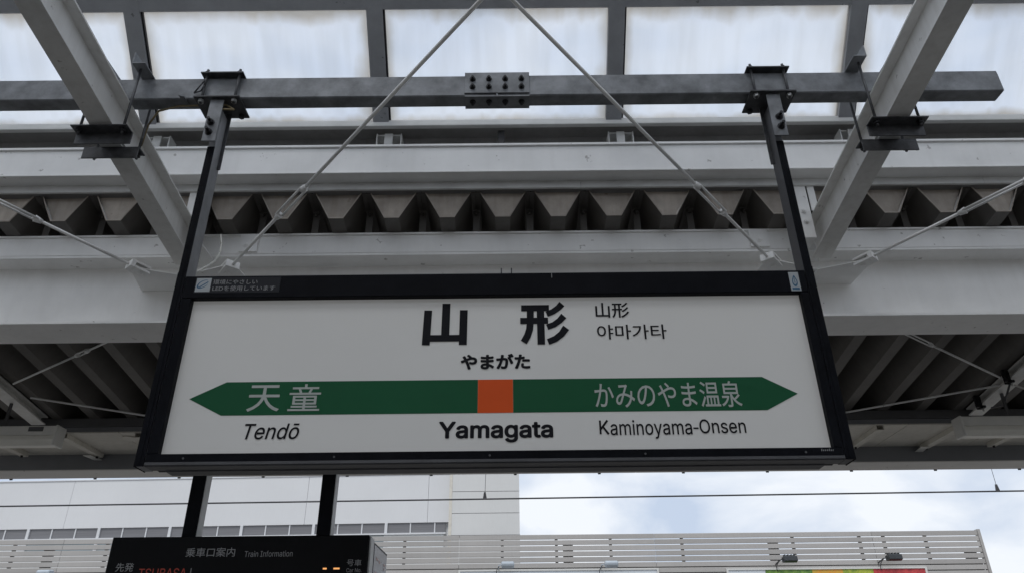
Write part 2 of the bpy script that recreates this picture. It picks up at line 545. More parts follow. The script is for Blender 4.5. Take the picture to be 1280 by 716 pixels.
# rafters: I sections that fall gently away from the camera and die into the girder
def rafter(xc, label, y0, y1, z_at, up_dir=1, coped=True, m='rafter_steel', w=0.12, h=0.235):
    """z_at: underside height at y=3.07"""
    zb = lambda y: z_at - SL * (y - 3.07)
    r = thing('roof_rafter', label, 'rafter', (xc, y0, zb(y0)), (-ANG, 0, 0), 'roof rafters')
    Ln = (y1 - y0) / math.cos(ANG)
    tf, tw = 0.012, 0.008
    boxo('bottom_flange', -w / 2, w / 2, 0, Ln - (0.05 if coped else 0), 0, tf, m, r, 0.001)
    boxo('web', -tw / 2, tw / 2, 0, Ln, tf, h - tf, m, r)
    boxo('top_flange', -w / 2, w / 2, 0, Ln, h - tf, h, m, r, 0.001)
    return r
rafter(-2.10, 'cream steel rafter slanting down past the left end of the sign', 1.4, 4.17, 4.11)
rafter(1.99, 'cream steel rafter slanting down past the right end of the sign', 1.4, 4.17, 4.11)
rafter(-4.50, 'shaded cream rafter under the far roof at the left picture edge', 4.46, 6.78, 4.28, coped=False, h=0.085, w=0.13)
rafter(4.38, 'shaded cream rafter with black clamps under the far roof at the right', 4.46, 6.78, 4.28, coped=False, h=0.075, w=0.13)

# rear half of the roof frame, mirrored about the ridge behind the camera's back
for i, x in enumerate((-2.10, 1.99)):
    r = thing('roof_rafter', 'cream rafter behind the camera on the %s' % ('left', 'right')[i], 'rafter',
              (x, -1.37, 3.968), (ANG, 0, 0), 'roof rafters')
    Ln = 2.76 / math.cos(ANG)
    boxo('bottom_flange', -.06, .06, 0, Ln, 0, .012, 'rafter_steel', r)
    boxo('web', -.004, .004, 0, Ln, .012, .223, 'rafter_steel', r)
    boxo('top_flange', -.06, .06, 0, Ln, .223, .235, 'rafter_steel', r)
root = thing('roof_girder', 'white steel H girder behind the camera', 'girder')
hbeam_x(root, gx0, gx1, -1.53, 3.57, 4.055, 0.30, 0.018, 0.011, 'white_steel')
for i, x in enumerate((-9.0, 9.0)):
    c = thing('canopy_column', 'white steel H column of the girder behind the camera, %s end' % ('left', 'right')[i], 'column',
              (x, -1.53, 0), group='columns of the platform roof')
    obj('shaft', lambda bm: (box(bm, -.125, .125, -.125, -.112, 0.03, 3.565), box(bm, -.125, .125, .112, .125, 0.03, 3.565),
                             box(bm, -.005, .005, -.112, .112, 0.03, 3.565)), 'white_steel', c)
    boxo('base_plate', -.2, .2, -.2, .2, 0, 0.03, 'white_steel', c)
o = obj('rear_light_blocker', lambda bm: prism(bm, [(-1.2, 4.25), (-1.2, 4.45), (-6.2, 3.74), (-6.2, 3.64)], 'x', -9.6, 9.6), 'soffit')  # plain slab added out of view to block light from behind the camera
tag(o, 'plain roof slab added unseen behind the camera to block light', 'roof')

# short white uprights standing beside the rafter ends behind the sign hangers
bm_s = bolt_mesh(0.014, 0.010, 0.004, 'white_steel')
for i, (x, sg_) in enumerate(((-2.045, 1), (1.925, -1))):
    o = thing('girder_stub', 'short white upright with bolts behind the %s sign hanger' % ('left', 'right')[i], 'post', group='uprights on the girder')
    x0, x1 = sorted((x + sg_ * .012, x + sg_ * .102))
    boxo('plate', x0, x1, 3.958, 3.968, 4.02, 4.474, 'white_steel', o, 0.001)
    boxo('stiffener', (x0 + x1) / 2 - .004, (x0 + x1) / 2 + .004, 3.9685, 3.998, 4.03, 4.47, 'white_steel', o)
    boxo('side_plate', min(x, x - sg_ * .045), max(x, x - sg_ * .045) + .0, 3.962, 3.97, 4.226, 4.474, 'white_steel', o)
    boxo('tie_plate', x0, x1, 3.9685, 4.149, 4.02, 4.029, 'white_steel', o)
    for z in (4.14, 4.22):
        share('bolt', bm_s, o, ((x0 + x1) / 2, 3.958, z))

# ================================================================== FOLDED PLATE ROOF
PITCH_F = 0.3585
Y0F, Y1F = 4.0, 7.70
DEP = 0.19
def fold_build(bm):
    t = 0.0028
    hw, bw, rw = PITCH_F / 2, 0.0475, 0.15
    prof = [(-hw, DEP), (-rw, DEP), (-bw, 0), (bw, 0), (rw, DEP), (hw - 0.004, DEP), (hw + 0.008, DEP + 0.007)]
    outer = [(x, z + t * 1.6) for x, z in prof]
    n = len(prof)
    rows = []
    for y in (Y0F, Y1F):
        dz = -SL * (y - Y0F)
        rows.append(([bm.verts.new((x, y, z + dz)) for x, z in prof], [bm.verts.new((x, y, z + dz)) for x, z in outer]))
    (a0, b0), (a1, b1) = rows
    for i in range(n - 1):
        bm.faces.new((a0[i], a0[i + 1], a1[i + 1], a1[i]))
        bm.faces.new((b0[i + 1], b0[i], b1[i], b1[i + 1]))
        bm.faces.new((a0[i + 1], a0[i], b0[i], b0[i + 1]))
        bm.faces.new((a1[i], a1[i + 1], b1[i + 1], b1[i]))
    for i in (0, n - 1):
        bm.faces.new((a0[i], a1[i], b1[i], b0[i]))
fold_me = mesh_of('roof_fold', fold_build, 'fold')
end_me = mesh_of('end_plate', lambda bm: prism(bm, [(-0.143, DEP - 0.002), (-0.044, 0.008), (0.044, 0.008), (0.143, DEP - 0.002)], 'y', 0, 0.002), 'endplate')
lip_me = mesh_of('lip', lambda bm: prism(bm, [(-0.150, DEP), (-0.0475, -0.001), (0.0475, -0.001), (0.150, DEP), (0.143, DEP), (0.0445, 0.007), (-0.0445, 0.007), (-0.143, DEP)], 'y', -0.006, 0.0), 'endplate')
def tight(bm):
    box(bm, -0.022, 0.022, 0, 0.006, -0.02, DEP - 0.012)
    box(bm, -0.022, 0.022, -0.03, 0.0, DEP - 0.03, DEP - 0.024)
    cyl(bm, (0, -0.012, DEP - 0.05), (0, -0.012, DEP - 0.024), 0.009, 8)
tight_me = mesh_of('fixing_bracket', tight, 'fold')
roof = thing('folded_plate_roof', 'dark folded metal roof with trapezoid folds seen end on above the girder', 'roof')
x_first = -0.055 - 26 * PITCH_F
for k in range(53):
    x = x_first + k * PITCH_F
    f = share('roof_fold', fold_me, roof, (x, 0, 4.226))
    if abs(x) < 4.2:
        share('end_plate', end_me, roof, (x + random.uniform(-.002, .002), Y0F + 0.012 + random.uniform(-.004, .004), 4.226), (random.uniform(-.03, .03), 0, random.uniform(-.012, .012)))
        share('lip', lip_me, roof, (x, Y0F, 4.226))
        share('fixing_bracket', tight_me, roof, (x + PITCH_F / 2, 4.17, 4.206))

# flashing strip over the ends of the folds
root = thing('flashing', 'pale metal flashing strip above the ends of the roof folds', 'flashing')
xs = [-9.4, -4.75, -2.2, 0.455, 3.08, 5.7, 9.4]
for a, b in zip(xs[:-1], xs[1:]):
    def fl(bm, a=a, b=b):
        prism(bm, [(3.955, 4.512), (3.945, 4.413), (3.957, 4.409), (3.966, 4.512)], 'x', a + 0.0015, b - 0.0015)
    obj('flashing_piece', fl, 'rail', root)

# box gutter beam above
root = thing('eaves_beam', 'white steel beam spanning just below the milky skylight', 'beam')
obj('beam_body', lambda bm: prism(bm, [(3.85, 4.475), (3.853, 4.688), (3.99, 4.688), (3.975, 4.512), (3.97, 4.475)], 'x', gx0, gx1), 'white_steel', root, 0.002)
boxo('top_lip', gx0, gx1, 3.838, 3.852, 4.676, 4.694, 'white_steel', root, 0.002)
boxo('bottom_lip', gx0, gx1, 3.842, 3.852, 4.468, 4.480, 'white_steel', root, 0.002)
boxo('bottom_sheet', gx0, gx1, 3.8525, 3.966, 4.469, 4.474, 'white_steel', root)

# recess between beam and skylight
root = thing('recess_panel', 'dark recessed sheet strip between the white beam and the skylight rail', 'panel')
boxo('back_sheet', gx0, gx1, 4.10, 4.11, 4.435, 4.96, 'recess', root)
boxo('cover_sheet', gx0, gx1, 3.968, 4.0995, 4.424, 4.431, 'recess', root)
boxo('shelf', gx0, gx1, 3.93, 4.10, 4.952, 4.96, 'recess', root)
boxo('ledge', gx0, gx1, 4.02, 4.10, 4.735, 4.742, 'recess', root)
MUL = [-2.435 + 1.565 * k for k in range(-4, 8)]
for x in MUL:
    if abs(x) > 6: continue
    b = obj('bracket', lambda bm: (box(bm, x + .02, x + .075, 3.935, 3.945, 4.690, 4.862), box(bm, x - .035, x - .028, 3.935, 4.03, 4.76, 4.862), box(bm, x + .128, x + .135, 3.935, 4.03, 4.76, 4.862),
                                box(bm, x - .028, x + .128, 3.947, 4.03, 4.852, 4.862)), 'rail', root)
boxo('clip', -0.085, -0.04, 3.915, 3.93, 4.692, 4.862, 'bolt', root)

# ================================================================== SKYLIGHT
sk = thing('skylight', 'milky translucent skylight sheets in grey frames sloping up over the platform', 'skylight')
c45 = math.sqrt(0.5)
# local frame: v runs up the slope from the sill, n is the outward normal
def SP(x, v, n):
    return (x, 3.90 - v * c45 + n * c45, 4.93 + v * c45 + n * c45)
def SB(x, v, n):       # rear slope, mirrored about the ridge at y = 1.4
    q = SP(x, v, n)
    return (q[0], 2.8 - q[1], q[2])
def slab(bm, F, x0, x1, v0, v1, n0, n1):
    q = [bm.verts.new(F(x, v, n)) for n in (n0, n1) for v in (v0, v1) for x in (x0, x1)]
    for f in ((0, 1, 3, 2), (4, 5, 7, 6), (0, 1, 5, 4), (2, 3, 7, 6), (0, 2, 6, 4), (1, 3, 7, 5)):
        bm.faces.new([q[i] for i in f])
obj('sill_rail', lambda bm: (box(bm, gx0, gx1, 3.872, 3.93, 4.895, 4.925), box(bm, gx0, gx1, 3.862, 3.885, 4.868, 4.892)), 'rail', sk, 0.003)
VR = [0.735, 2.0, 3.40]
for F in (SP, SB):
    for k, x in enumerate(MUL):
        hw = 0.0525
        obj('mullion', lambda bm: slab(bm, F, x - hw, x + hw, 0.0, 3.52, -0.035, 0.02), 'frame_grey', sk)
        if F is SP:
            obj('gasket', lambda bm: slab(bm, F, x + hw + .001, x + hw + .012, 0.0, 0.73, -0.02, 0.0), 'bolt', sk)
    for v in VR:
        obj('cross_rail', lambda bm: slab(bm, F, gx0, gx1, v - 0.02, v + 0.11, -0.032 if v < 1 else -0.03, 0.018), 'frame_grey', sk)
    for r, (v0, v1) in enumerate(((0.0, 0.715), (0.845, 1.98), (2.11, 3.38))):
        for a, b in zip(MUL[:-1], MUL[1:]):
            obj('pane', lambda bm: slab(bm, F, a + 0.05, b - 0.05, v0 - 0.004, v1 + 0.004, 0.0, 0.004), 'pane', sk)
boxo('ridge_cap', gx0, gx1, 1.32, 1.48, 7.40, 7.50, 'frame_grey', sk)
obj('sill_rail', lambda bm: box(bm, gx0, gx1, -1.16, -1.08, 4.45, 4.92), 'rail', sk)
for sgn in (-1, 1):
    obj('gable_sheet', lambda bm: prism(bm, [(3.9, 4.90), (1.4, 7.38), (-1.1, 4.90)], 'x', sgn * 9.40, sgn * 9.41), 'pane', sk)

# ================================================================== GALVANISED TUBE WITH CLAMPS
tb = thing('support_tube', 'long dark galvanised steel tube crossing above the sign', 'tube')
TZ0, TZ1, TY0, TY1 = 4.365, 4.51, 3.03, 3.12
def tube(bm, a, b):
    t = 0.005
    box(bm, a, b, TY0, TY1, TZ0, TZ0 + t); box(bm, a, b, TY0, TY1, TZ1 - t, TZ1)
    box(bm, a, b, TY0, TY0 + t, TZ0 + t, TZ1 - t); box(bm, a, b, TY1 - t, TY1, TZ0 + t, TZ1 - t)
obj('tube_length', lambda bm: box(bm, -2.85, -0.073, TY0, TY1, TZ0, TZ1), 'galv', tb, 0.006)
obj('tube_length', lambda bm: box(bm, -0.069, 2.66, TY0, TY1, TZ0, TZ1), 'galv', tb, 0.006)
boxo('end_cap', 2.6602, 2.663, TY0 + .008, TY1 - .008, TZ0 + .008, TZ1 - .008, 'clamp', tb)
boxo('splice_plate', -0.245, 0.105, TY0 - .009, TY0 - .0005, TZ0 + .012, TZ1 + .012, 'galv', tb, 0.001)
boxo('splice_plate', -0.245, 0.105, TY0 - .004, TY1 + .004, TZ0 - .010, TZ0 - .0005, 'galv', tb, 0.001)
sp_b = bolt_mesh(0.0125, 0.012, 0.010)
for i in range(4):
    x = -0.202 + i * 0.088
    for z in (TZ0 + .052, TZ0 + .108):
        share('bolt', sp_b, tb, (x, TY0 - .009, z), (0, random.uniform(0, 1), 0))
    share('bolt', sp_b, tb, (x, (TY0 + TY1) / 2 - .01, TZ0 - .010), (rad(90), 0, 0))

# clamps that hang each sign post from the tube
def hanger_clamp(x, side):
    c = thing('hanger_clamp', 'bolted plate clamp gripping the dark tube above the %s sign post' % side, 'clamp', (x, 3.075, TZ0), group='post clamps on the tube')
    h = TZ1 - TZ0
    boxo('top_plate', -.115, .115, -.085, .085, h + .001, h + .010, 'clamp', c, 0.001)
    boxo('bottom_plate', -.122, .122, -.088, .088, -.026, -.017, 'clamp', c, 0.001)
    boxo('bottom_plate', -.115, .115, -.072, .10, -.0165, -.0075, 'clamp', c, 0.001)
    for sx in (-.088, .088):
        for sy in (-.062, .062):
            rod = obj('threaded_rod', lambda bm: cyl(bm, (sx, sy, -.05), (sx, sy, h + .042), .0075, 8), 'clamp', c)
            obj('nut', lambda bm: cyl(bm, (sx, sy, h + .011), (sx, sy, h + .024), .0145, 6), 'bolt', rod)
            obj('nut', lambda bm: cyl(bm, (sx, sy, -.045), (sx, sy, -.027), .0155, 6), 'bright_bolt' if sy < 0 else 'bolt', rod)
    s = -1 if side == 'left' else 1
    obj('hanger_strap', lambda bm: (box(bm, -.036, .036, -.066, -.058, -.305, -.0275)), 'galv', c, 0.001)
    obj('hanger_strap', lambda bm: (box(bm, -.036, .036, .052, .060, -.40, -.0275)), 'clamp', c, 0.001)
    bolt = bolt_mesh(0.015, 0.016, 0.022)
    for z in (-.185, -.248):
        share('bolt', bolt, c, (.006 * s, -.066, z), (0, random.uniform(0, 1), 0))
    return c
hanger_clamp(-1.560, 'left')
hanger_clamp(1.400, 'right')

# angle-iron clamps that tie the tube down onto the rafters
def angle_x(bm, x0, x1, y, z, near=False, leg=0.072, t=0.007):
    box(bm, x0, x1, y, y + leg, z - t, z)             # flat leg (on top)
    yh = y if near else y + leg - t
    box(bm, x0, x1, yh, yh + t, z - leg, z - t)       # hanging leg
def rafter_clamp(xc, side):
    c = thing('rafter_clamp', 'dark angle iron clamp tying the tube to the %s rafter' % side, 'clamp', group='clamps under the rafters')
    zr = lambda y: 4.11 - SL * (y - 3.07)
    ya, yb = 2.965, 3.142
    rods = {}
    for y in (ya, yb):
        zt = zr(y) - 0.002 - 0.009
        obj('lower_angle', lambda bm: angle_x(bm, xc - .145, xc + .145, y - (.03 if y < 3.05 else .056), zt, y > 3.05), 'clamp', c, 0.001)
    boxo('packing_plate', xc - .055, xc + .055, yb - .075, yb - .02, zr(yb) - .0105, zr(yb) - .0045, 'rail', c)
    for sx in (-.112, .112):
        def upper(bm):
            z = TZ1 + .002
            q = 1 if sx > 0 else -1
            xa, xb = sorted((xc + sx - q * .026, xc + sx + q * .045))
            box(bm, xa, xb, ya - .05, yb + .05, z, z + .007)
            xo = xa if q > 0 else xb - .007
            box(bm, xo, xo + .007, ya - .05, yb + .05, z + .007, z + .078)
        obj('upper_angle', upper, 'galv', c, 0.001)
        for y in (ya, yb):
            rod = obj('threaded_rod', lambda bm: cyl(bm, (xc + sx, y, zr(y) - .05), (xc + sx, y, TZ1 + .035), .007, 8), 'clamp', c)
            obj('nut', lambda bm: cyl(bm, (xc + sx, y, zr(y) - .034), (xc + sx, y, zr(y) - .0175), .0165, 6), 'bolt', rod)
            obj('nut', lambda bm: cyl(bm, (xc + sx, y, TZ1 + .0085), (xc + sx, y, TZ1 + .022), .015, 6), 'bolt', rod)
rafter_clamp(-2.10, 'left')
rafter_clamp(1.99, 'right')

# ================================================================== STATION NAME SIGN
YF = 3.055                                   # front of frame
XL, XR, ZB, ZT = -1.578, 1.420, 2.392, 3.290
sg = thing('station_sign', 'wide white station name sign with green band and black frame hung from two posts', 'sign')
PW = 0.038
IX0, IX1, IZ0, IZ1 = -1.492, 1.343, 2.444, 3.175
# side posts running up to the clamps
for i, (a, b) in enumerate(((XL, XL + PW), (XR - PW, XR))):
    po = boxo('hanger_post', a + .001, b - .001, YF + .004, YF + .098, ZB + .002, 4.30, 'lit_post_side' if i == 0 else 'tray', sg, 0.002)  # left post lighter than the right: side light put into its colour
    boxo('front_cover', a, b, YF - .002, YF + .003, ZB, 4.058, 'black', po, 0.001)
    xo = a - .003 if i == 0 else b + .0005
    boxo('side_cover', xo, xo + .0025, YF + .0, YF + .106, ZB, ZT + .02, 'black', po)
    boxo('slot', (a + b) / 2 - .004, (a + b) / 2 + .004, YF - .0035, YF - .0022, ZB + .01, 4.05, 'black', po)
boxo('top_frame', XL + PW + .001, XR - PW - .001, YF, YF + .15, IZ1, ZT, 'black', sg, 0.003)
boxo('bottom_frame', XL + PW + .001, XR - PW - .001, YF, YF + .14, ZB + .012, IZ0, 'black', sg, 0.003)
boxo('side_frame', XL + PW + .001, IX0, YF + .0005, YF + .14, IZ0 + .0005, IZ1 - .0005, 'black', sg, 0.002)
boxo('side_frame', IX1, XR - PW - .001, YF + .0005, YF + .14, IZ0 + .0005, IZ1 - .0005, 'black', sg, 0.002)
obj('bottom_tray', lambda bm: (box(bm, XL + PW + .004, XR - PW - .004, YF + .006, YF + .075, ZB, ZB + .011), box(bm, XL + PW + .06, XR - PW - .06, YF + .077, YF + .152, ZB - .004, ZB + .011),
                               box(bm, XL + PW + .004, XR - PW - .004, YF - .004, YF + .004, ZB + .003, ZB + .016)), 'tray', sg, 0.001)
boxo('back_panel', XL + PW + .002, XR - PW - .002, YF + .1405, YF + .15, ZB + .012, IZ1 - .001, 'tray', sg)
face = boxo('face_panel', IX0 - .001, IX1 + .001, YF + .034, YF + .040, IZ0 - .001, IZ1 + .001, 'face', sg)
YP = YF + .033
KP = (YF + .033) / (YF + .011)          # the print sits a little deeper than it was measured
# green direction band with orange square
band_z0, band_z1 = 2.611, 2.763
poly('direction_band', [(-1.410, 2.687), (-1.259, band_z1), (-0.154, band_z1), (-0.154, band_z0), (-1.259, band_z0)], YP - .0005, 'green', sg)
poly('direction_band', [(0.0, band_z0), (0.0, band_z1), (1.095, band_z1), (1.239, 2.684), (1.095, band_z0)], YP - .0005, 'green', sg)
poly('station_square', [(-0.1535, band_z0), (-0.1535, band_z1), (-0.0005, band_z1), (-0.0005, band_z0)], YP - .0007, 'orange', sg)
YT = YP - .0015
def stroke(pts, w):
    """outline of a stroke of width w (number or list) along a polyline"""
    n = len(pts)
    ws = w if isinstance(w, (list, tuple)) else [w] * n
    L_, R_ = [], []
    for i, (x, y) in enumerate(pts):
        a = pts[max(0, i - 1)]; b = pts[min(n - 1, i + 1)]
        dx, dy = b[0] - a[0], b[1] - a[1]
        l = math.hypot(dx, dy)
        nx, ny = -dy / l, dx / l
        L_.append((x + nx * ws[i] / 2, y + ny * ws[i] / 2)); R_.append((x - nx * ws[i] / 2, y - ny * ws[i] / 2))
    return list(zip(L_, R_))
def heavy_character(strokes, src, dst, ink='ink'):
    """bold character cut from strokes; src, dst = (x0, x1, y_bottom, y_top) boxes"""
    (xa, za), (xb, zb) = deeper(dst[0], dst[2]), deeper(dst[1], dst[3])
    dst = (xa, xb, za, zb)
    def mapp(p):
        return (dst[0] + (p[0] - src[0]) / (src[1] - src[0]) * (dst[1] - dst[0]), dst[2] + (p[1] - src[2]) / (src[3] - src[2]) * (dst[3] - dst[2]))
    def b(bm):
        for k, (pts, w) in enumerate(strokes):
            y = YT - .00008 * k
            pr = [tuple(bm.verts.new((mapp(q)[0], y, mapp(q)[1])) for q in lr) for lr in stroke(pts, w)]
            for (l0, r0), (l1, r1) in zip(pr[:-1], pr[1:]):
                bm.faces.new((l0, r0, r1, l1))
    return obj('lettering', b, ink, sg)
heavy_character([([(206, 100), (205, 262)], 36), ([(125, 130), (121, 284)], 35), ([(285, 130), (284, 284)], 35), ([(120, 254), (285, 254)], 29)],
                (102, 303, 285, 100), (-0.411, -0.205, 2.928, 3.138))
heavy_character([([(543, 119), (668, 119)], 28), ([(538, 176), (662, 176)], 28), ([(629, 119), (629, 281)], 33),
                 ([(584, 119), (583, 180), (579, 214), (569, 243), (552, 271)], [31, 31, 31, 31, 30]),
                 ([(727, 101), (710, 119), (685, 136), (657, 147)], [30, 27, 26, 25]),
                 ([(733, 155), (714, 176), (688, 194), (657, 205)], [30, 27, 26, 25]),
                 ([(741, 208), (720, 236), (692, 257), (659, 270)], [32, 29, 28, 27])],
                (538, 752, 283, 98), (0.036, 0.256, 2.925, 3.134))
lettering(sg, 'やまがた', (-0.232, 0.078, 2.810, 2.885), YT, 'ink', bold=0.043)
lettering(sg, '山形', (0.383, 0.538, 3.057, 3.134), YT, 'ink', bold=0.016)
lettering(sg, '야마가타', (0.384, 0.700, 2.949, 3.022), YT, 'ink', bold=0.008)
lettering(sg, '天', (-1.154, -1.013, 2.627, 2.747), YT, 'white_ink', bold=0.006)
heavy_character([([(50, 0), (50, 13)], 8), ([(8, 15), (92, 15)], 7.5), ([(31, 18), (36, 33)], 7.5), ([(69, 18), (63, 33)], 7.5), ([(0, 36), (100, 36)], 7.5),
                 ([(16, 44), (16, 76)], 8), ([(84, 44), (84, 76)], 8), ([(13, 47), (87, 47)], 7), ([(13, 60), (87, 60)], 6.5), ([(13, 73), (87, 73)], 7),
                 ([(50, 44), (50, 96)], 8), ([(9, 84.5), (91, 84.5)], 6.5), ([(0, 96.5), (100, 96.5)], 7)],
                (0, 100, 100, 0), (-0.975, -0.838, 2.628, 2.750), 'white_ink')
lettering(sg, 'かみのやま温泉', (0.355, 0.991, 2.626, 2.745), YT, 'white_ink', bold=0.006)
lettering(sg, 'Tendō', (-1.147, -0.912, 2.504, 2.573), YT, 'ink', bold=0.007, shear=0.2)
lettering(sg, 'Yamagata', (-0.318, 0.169, 2.480, 2.574), YT, 'ink', bold=0.025)
lettering(sg, 'aminoyama', (0.4125, 0.760, 2.490, 2.573), YT, 'ink', bold=0.007)
lettering(sg, '-', (0.7655, 0.7875, 2.5305, 2.5375), YT, 'ink')
lettering(sg, 'Onsen', (0.7925, 0.989, 2.5105, 2.573), YT, 'ink', bold=0.007)
heavy_character([([(0, 0), (0, 60)], 8.2), ([(2, 22), (32, 60)], [8.5, 9.5]), ([(11, 33), (34, 0)], [8.5, 9.5])], (-4.1, 38.5, 0, 60), (0.366, 0.4085, 2.5118, 2.5725))
# stickers on the top frame
YS = YF - .0012
st = boxo('label_strip', -1.487, -1.088, YS, YS + .001, 3.200, 3.281, 'sticker_dark', sg)
e_ = boxo('eco_mark', -1.482, -1.413, YS - .001, YS - .0002, 3.206, 3.277, 'sticker', st)
def swoosh(bm):
    cx, cz = -1.4475, 3.244
    pts = []
    for i in range(26):
        a = rad(20) + rad(300) * i / 25
        pts.append((a, 0.026 + 0.004 * math.sin(a)))
    ca, sa = math.cos(rad(35)), math.sin(rad(35))
    A = []; B = []
    for i, (a, r) in enumerate(pts):
        w = 0.0075 * math.sin(math.pi * (i + 1) / 27) + 0.001
        for rr, Lst in ((r + w / 2, A), (r - w / 2, B)):
            x = rr * math.cos(a) * 1.05; z = rr * math.sin(a) * 0.62
            Lst.append(bm.verts.new((cx + x * ca - z * sa, YS - .0016, cz + x * sa + z * ca)))
    for i in range(25):
        bm.faces.new((A[i], A[i + 1], B[i + 1], B[i]))
    q = [bm.verts.new((cx + x, YS - .0016, cz + z)) for x, z in ((-.018, -.012), (-.014, -.016), (.023, .011), (.02, .016))]
    bm.faces.new(q)
obj('swoosh', swoosh, 'sticker_blue', st)
lettering(st, '環境にやさしい', (-1.403, -1.195, 3.243, 3.269), YS - .0012, 'grey_ink', bold=0.004)
lettering(st, 'LEDを使用しています', (-1.401, -1.108, 3.209, 3.236), YS - .0012, 'grey_ink', bold=0.004)
s2 = boxo('approval_sticker', 1.301, 1.347, YS, YS + .001, 3.180, 3.278, 'sticker', sg)
def drop(bm):
    cx, cz = 1.324, 3.232
    def ring(s):
        return [(cx + s * .014 * math.sin(2 * math.pi * i / 20) * (0.35 + 0.65 * (0.5 - 0.5 * math.cos(math.pi * min(1, abs(1 - i / 10) * 0 + (1 - abs(i - 10) / 10) * 1.4)))),
                 cz + s * .030 * math.cos(2 * math.pi * i / 20)) for i in range(20)]
    a = [bm.verts.new((x, YS - .0008, z)) for x, z in ring(1.0)]
    b = [bm.verts.new((x, YS - .0008, z)) for x, z in ring(0.62)]
    for i in range(20):
        j = (i + 1) % 20
        bm.faces.new((a[i], a[j], b[j], b[i]))
    q = [bm.verts.new((x, YS - .0008, z)) for x, z in ((cx - .002, cz - .012), (cx + .002, cz - .012), (cx + .0012, cz + .014), (cx - .0012, cz + .014))]
    bm.faces.new(q)
obj('emblem', drop, 'sticker_blue', s2)
boxo('emblem_bar', 1.307, 1.341, YS - .0008, YS - .0002, 3.185, 3.197, 'sticker_blue', s2)
# tiny maker's mark and frame screws
def mark(bm):
    x = 1.285
    for i in range(7):
        h = 0.010 if i in (0, 4) else 0.007
        q = [bm.verts.new(v) for v in ((x, YF - .0007, 2.4275), (x + .0035, YF - .0007, 2.4275), (x + .0055, YF - .0007, 2.4275 + h), (x + .002, YF - .0007, 2.4275 + h))]
        bm.faces.new(q)
        x += 0.0078
obj('maker_mark', mark, 'grey_ink', sg)
scr = mesh_of('screw', lambda bm: cyl(bm, (0, 0, 0), (0, -.0015, 0), .0045, 10), 'tray')
for x in (-1.38, -0.75, -0.1, 0.55, 1.22):
    share('screw', scr, sg, (x, YF, 2.424))
# two lamp-lead pins on the top edge
for x in (-0.05, -0.002):
    obj('lead_pin', lambda bm: cyl(bm, (x, YF + .03, ZT), (x, YF + .03, ZT + .042), .003, 6), 'wire', sg)
boxo('top_clip', 0.186, 0.189, YF - .0012, YF - .0002, 3.262, 3.288, 'grey_ink', sg)

# ================================================================== BRACE RODS
def rod_thing(name, label, a, b, r, tbl=None, gus=None, group='roof brace rods', m='white_steel', cl=True):
    a = Vector(a); b = Vector(b)
    d = (b - a).normalized()
    t = thing(name, label, 'brace rod', tuple(a), group=group)
    A = Vector((0, 0, 0)); B = b - a
    if tbl:
        t0, t1 = tbl
        p0, p1 = d * t0, d * t1
        obj('rod', lambda bm: cyl(bm, A, p0 + d * .04, r, 10), m, t)
        obj('rod', lambda bm: cyl(bm, p1 - d * .04, B, r, 10), m, t)
        s = d.cross(Vector((0, 0, 1))).normalized()
        def tbk(bm):
            for k in (-1, 1):
                cyl(bm, p0 + s * k * r * 1.75 + d * .015, p1 + s * k * r * 1.75 - d * .015, r * .75, 8)
            cyl(bm, p0 - d * .012, p0 + d * .028, r * 1.5, 10, r * 2.3)
            cyl(bm, p1 - d * .028, p1 + d * .012, r * 2.3, 10, r * 1.5)
        obj('turnbuckle', tbk, m, t)
    else:
        obj('rod', lambda bm: cyl(bm, A, B, r, 10), m, t)
    if cl:
        obj('clevis', lambda bm: (obar(bm, -d * .09 + Vector((0, 0, -.017)), d * .004 + Vector((0, 0, -.017)), .085, .014), obar(bm, -d * .09 + Vector((0, 0, .017)), d * .004 + Vector((0, 0, .017)), .085, .014),
                                  obar(bm, d * .004, d * .03, .084, .0475)), m, t)
        obj('clevis_pin', lambda bm: cyl(bm, -d * .05 + Vector((0, 0, -.034)), -d * .05 + Vector((0, 0, .038)), .016, 10), m, t)
    return t
zg = 3.868
apex = Vector((-0.063, 2.134, 4.135))
rod_thing('brace_rod', 'white brace rod with turnbuckle rising from left of the sign to the top edge', (-1.743, 3.991, 3.875), apex + Vector((-.03, .03, 0)), .0095, (.61, .93))
rod_thing('brace_rod', 'white brace rod with turnbuckle rising from right of the sign to the top edge', (1.591, 3.968, 3.879), apex + Vector((.05, .03, 0)), .0095, (.56, .88))
rod_thing('brace_rod', 'white brace rod with turnbuckle running off the left picture edge', (-2.345, 3.98, 3.877), (-4.14, 1.82, 4.18), .0095, (.56, .92))
rod_thing('brace_rod', 'white brace rod with turnbuckle running off the right picture edge', (2.215, 3.97, 3.878), (4.08, 1.87, 4.17), .0095, (.55, .92))
gus = thing('gusset_plate', 'white flat gusset plate on the girder left of the sign', 'gusset plate', group='gusset plates on the girder')
obj('plate', lambda bm: prism(bm, [(-2.08, 4.292), (-2.08, 4.085), (-2.32, 3.985), (-2.375, 4.02), (-2.43, 4.292)], 'z', zg - .003, zg + .003), 'white_steel', gus)
obj('plate', lambda bm: prism(bm, [(-2.075, 4.292), (-2.075, 4.085), (-1.775, 3.965), (-1.70, 4.02), (-1.67, 4.292)], 'z', zg - .003, zg + .003), 'white_steel', gus)
gus = thing('gusset_plate', 'white flat gusset plate on the girder right of the sign', 'gusset plate', group='gusset plates on the girder')
obj('plate', lambda bm: prism(bm, [(1.94, 4.292), (1.94, 4.085), (2.165, 3.985), (2.235, 4.03), (2.225, 4.292)], 'z', zg - .003, zg + .003), 'white_steel', gus)
obj('plate', lambda bm: prism(bm, [(1.935, 4.292), (1.935, 4.085), (1.63, 3.965), (1.56, 4.02), (1.54, 4.292)], 'z', zg - .003, zg + .003), 'white_steel', gus)
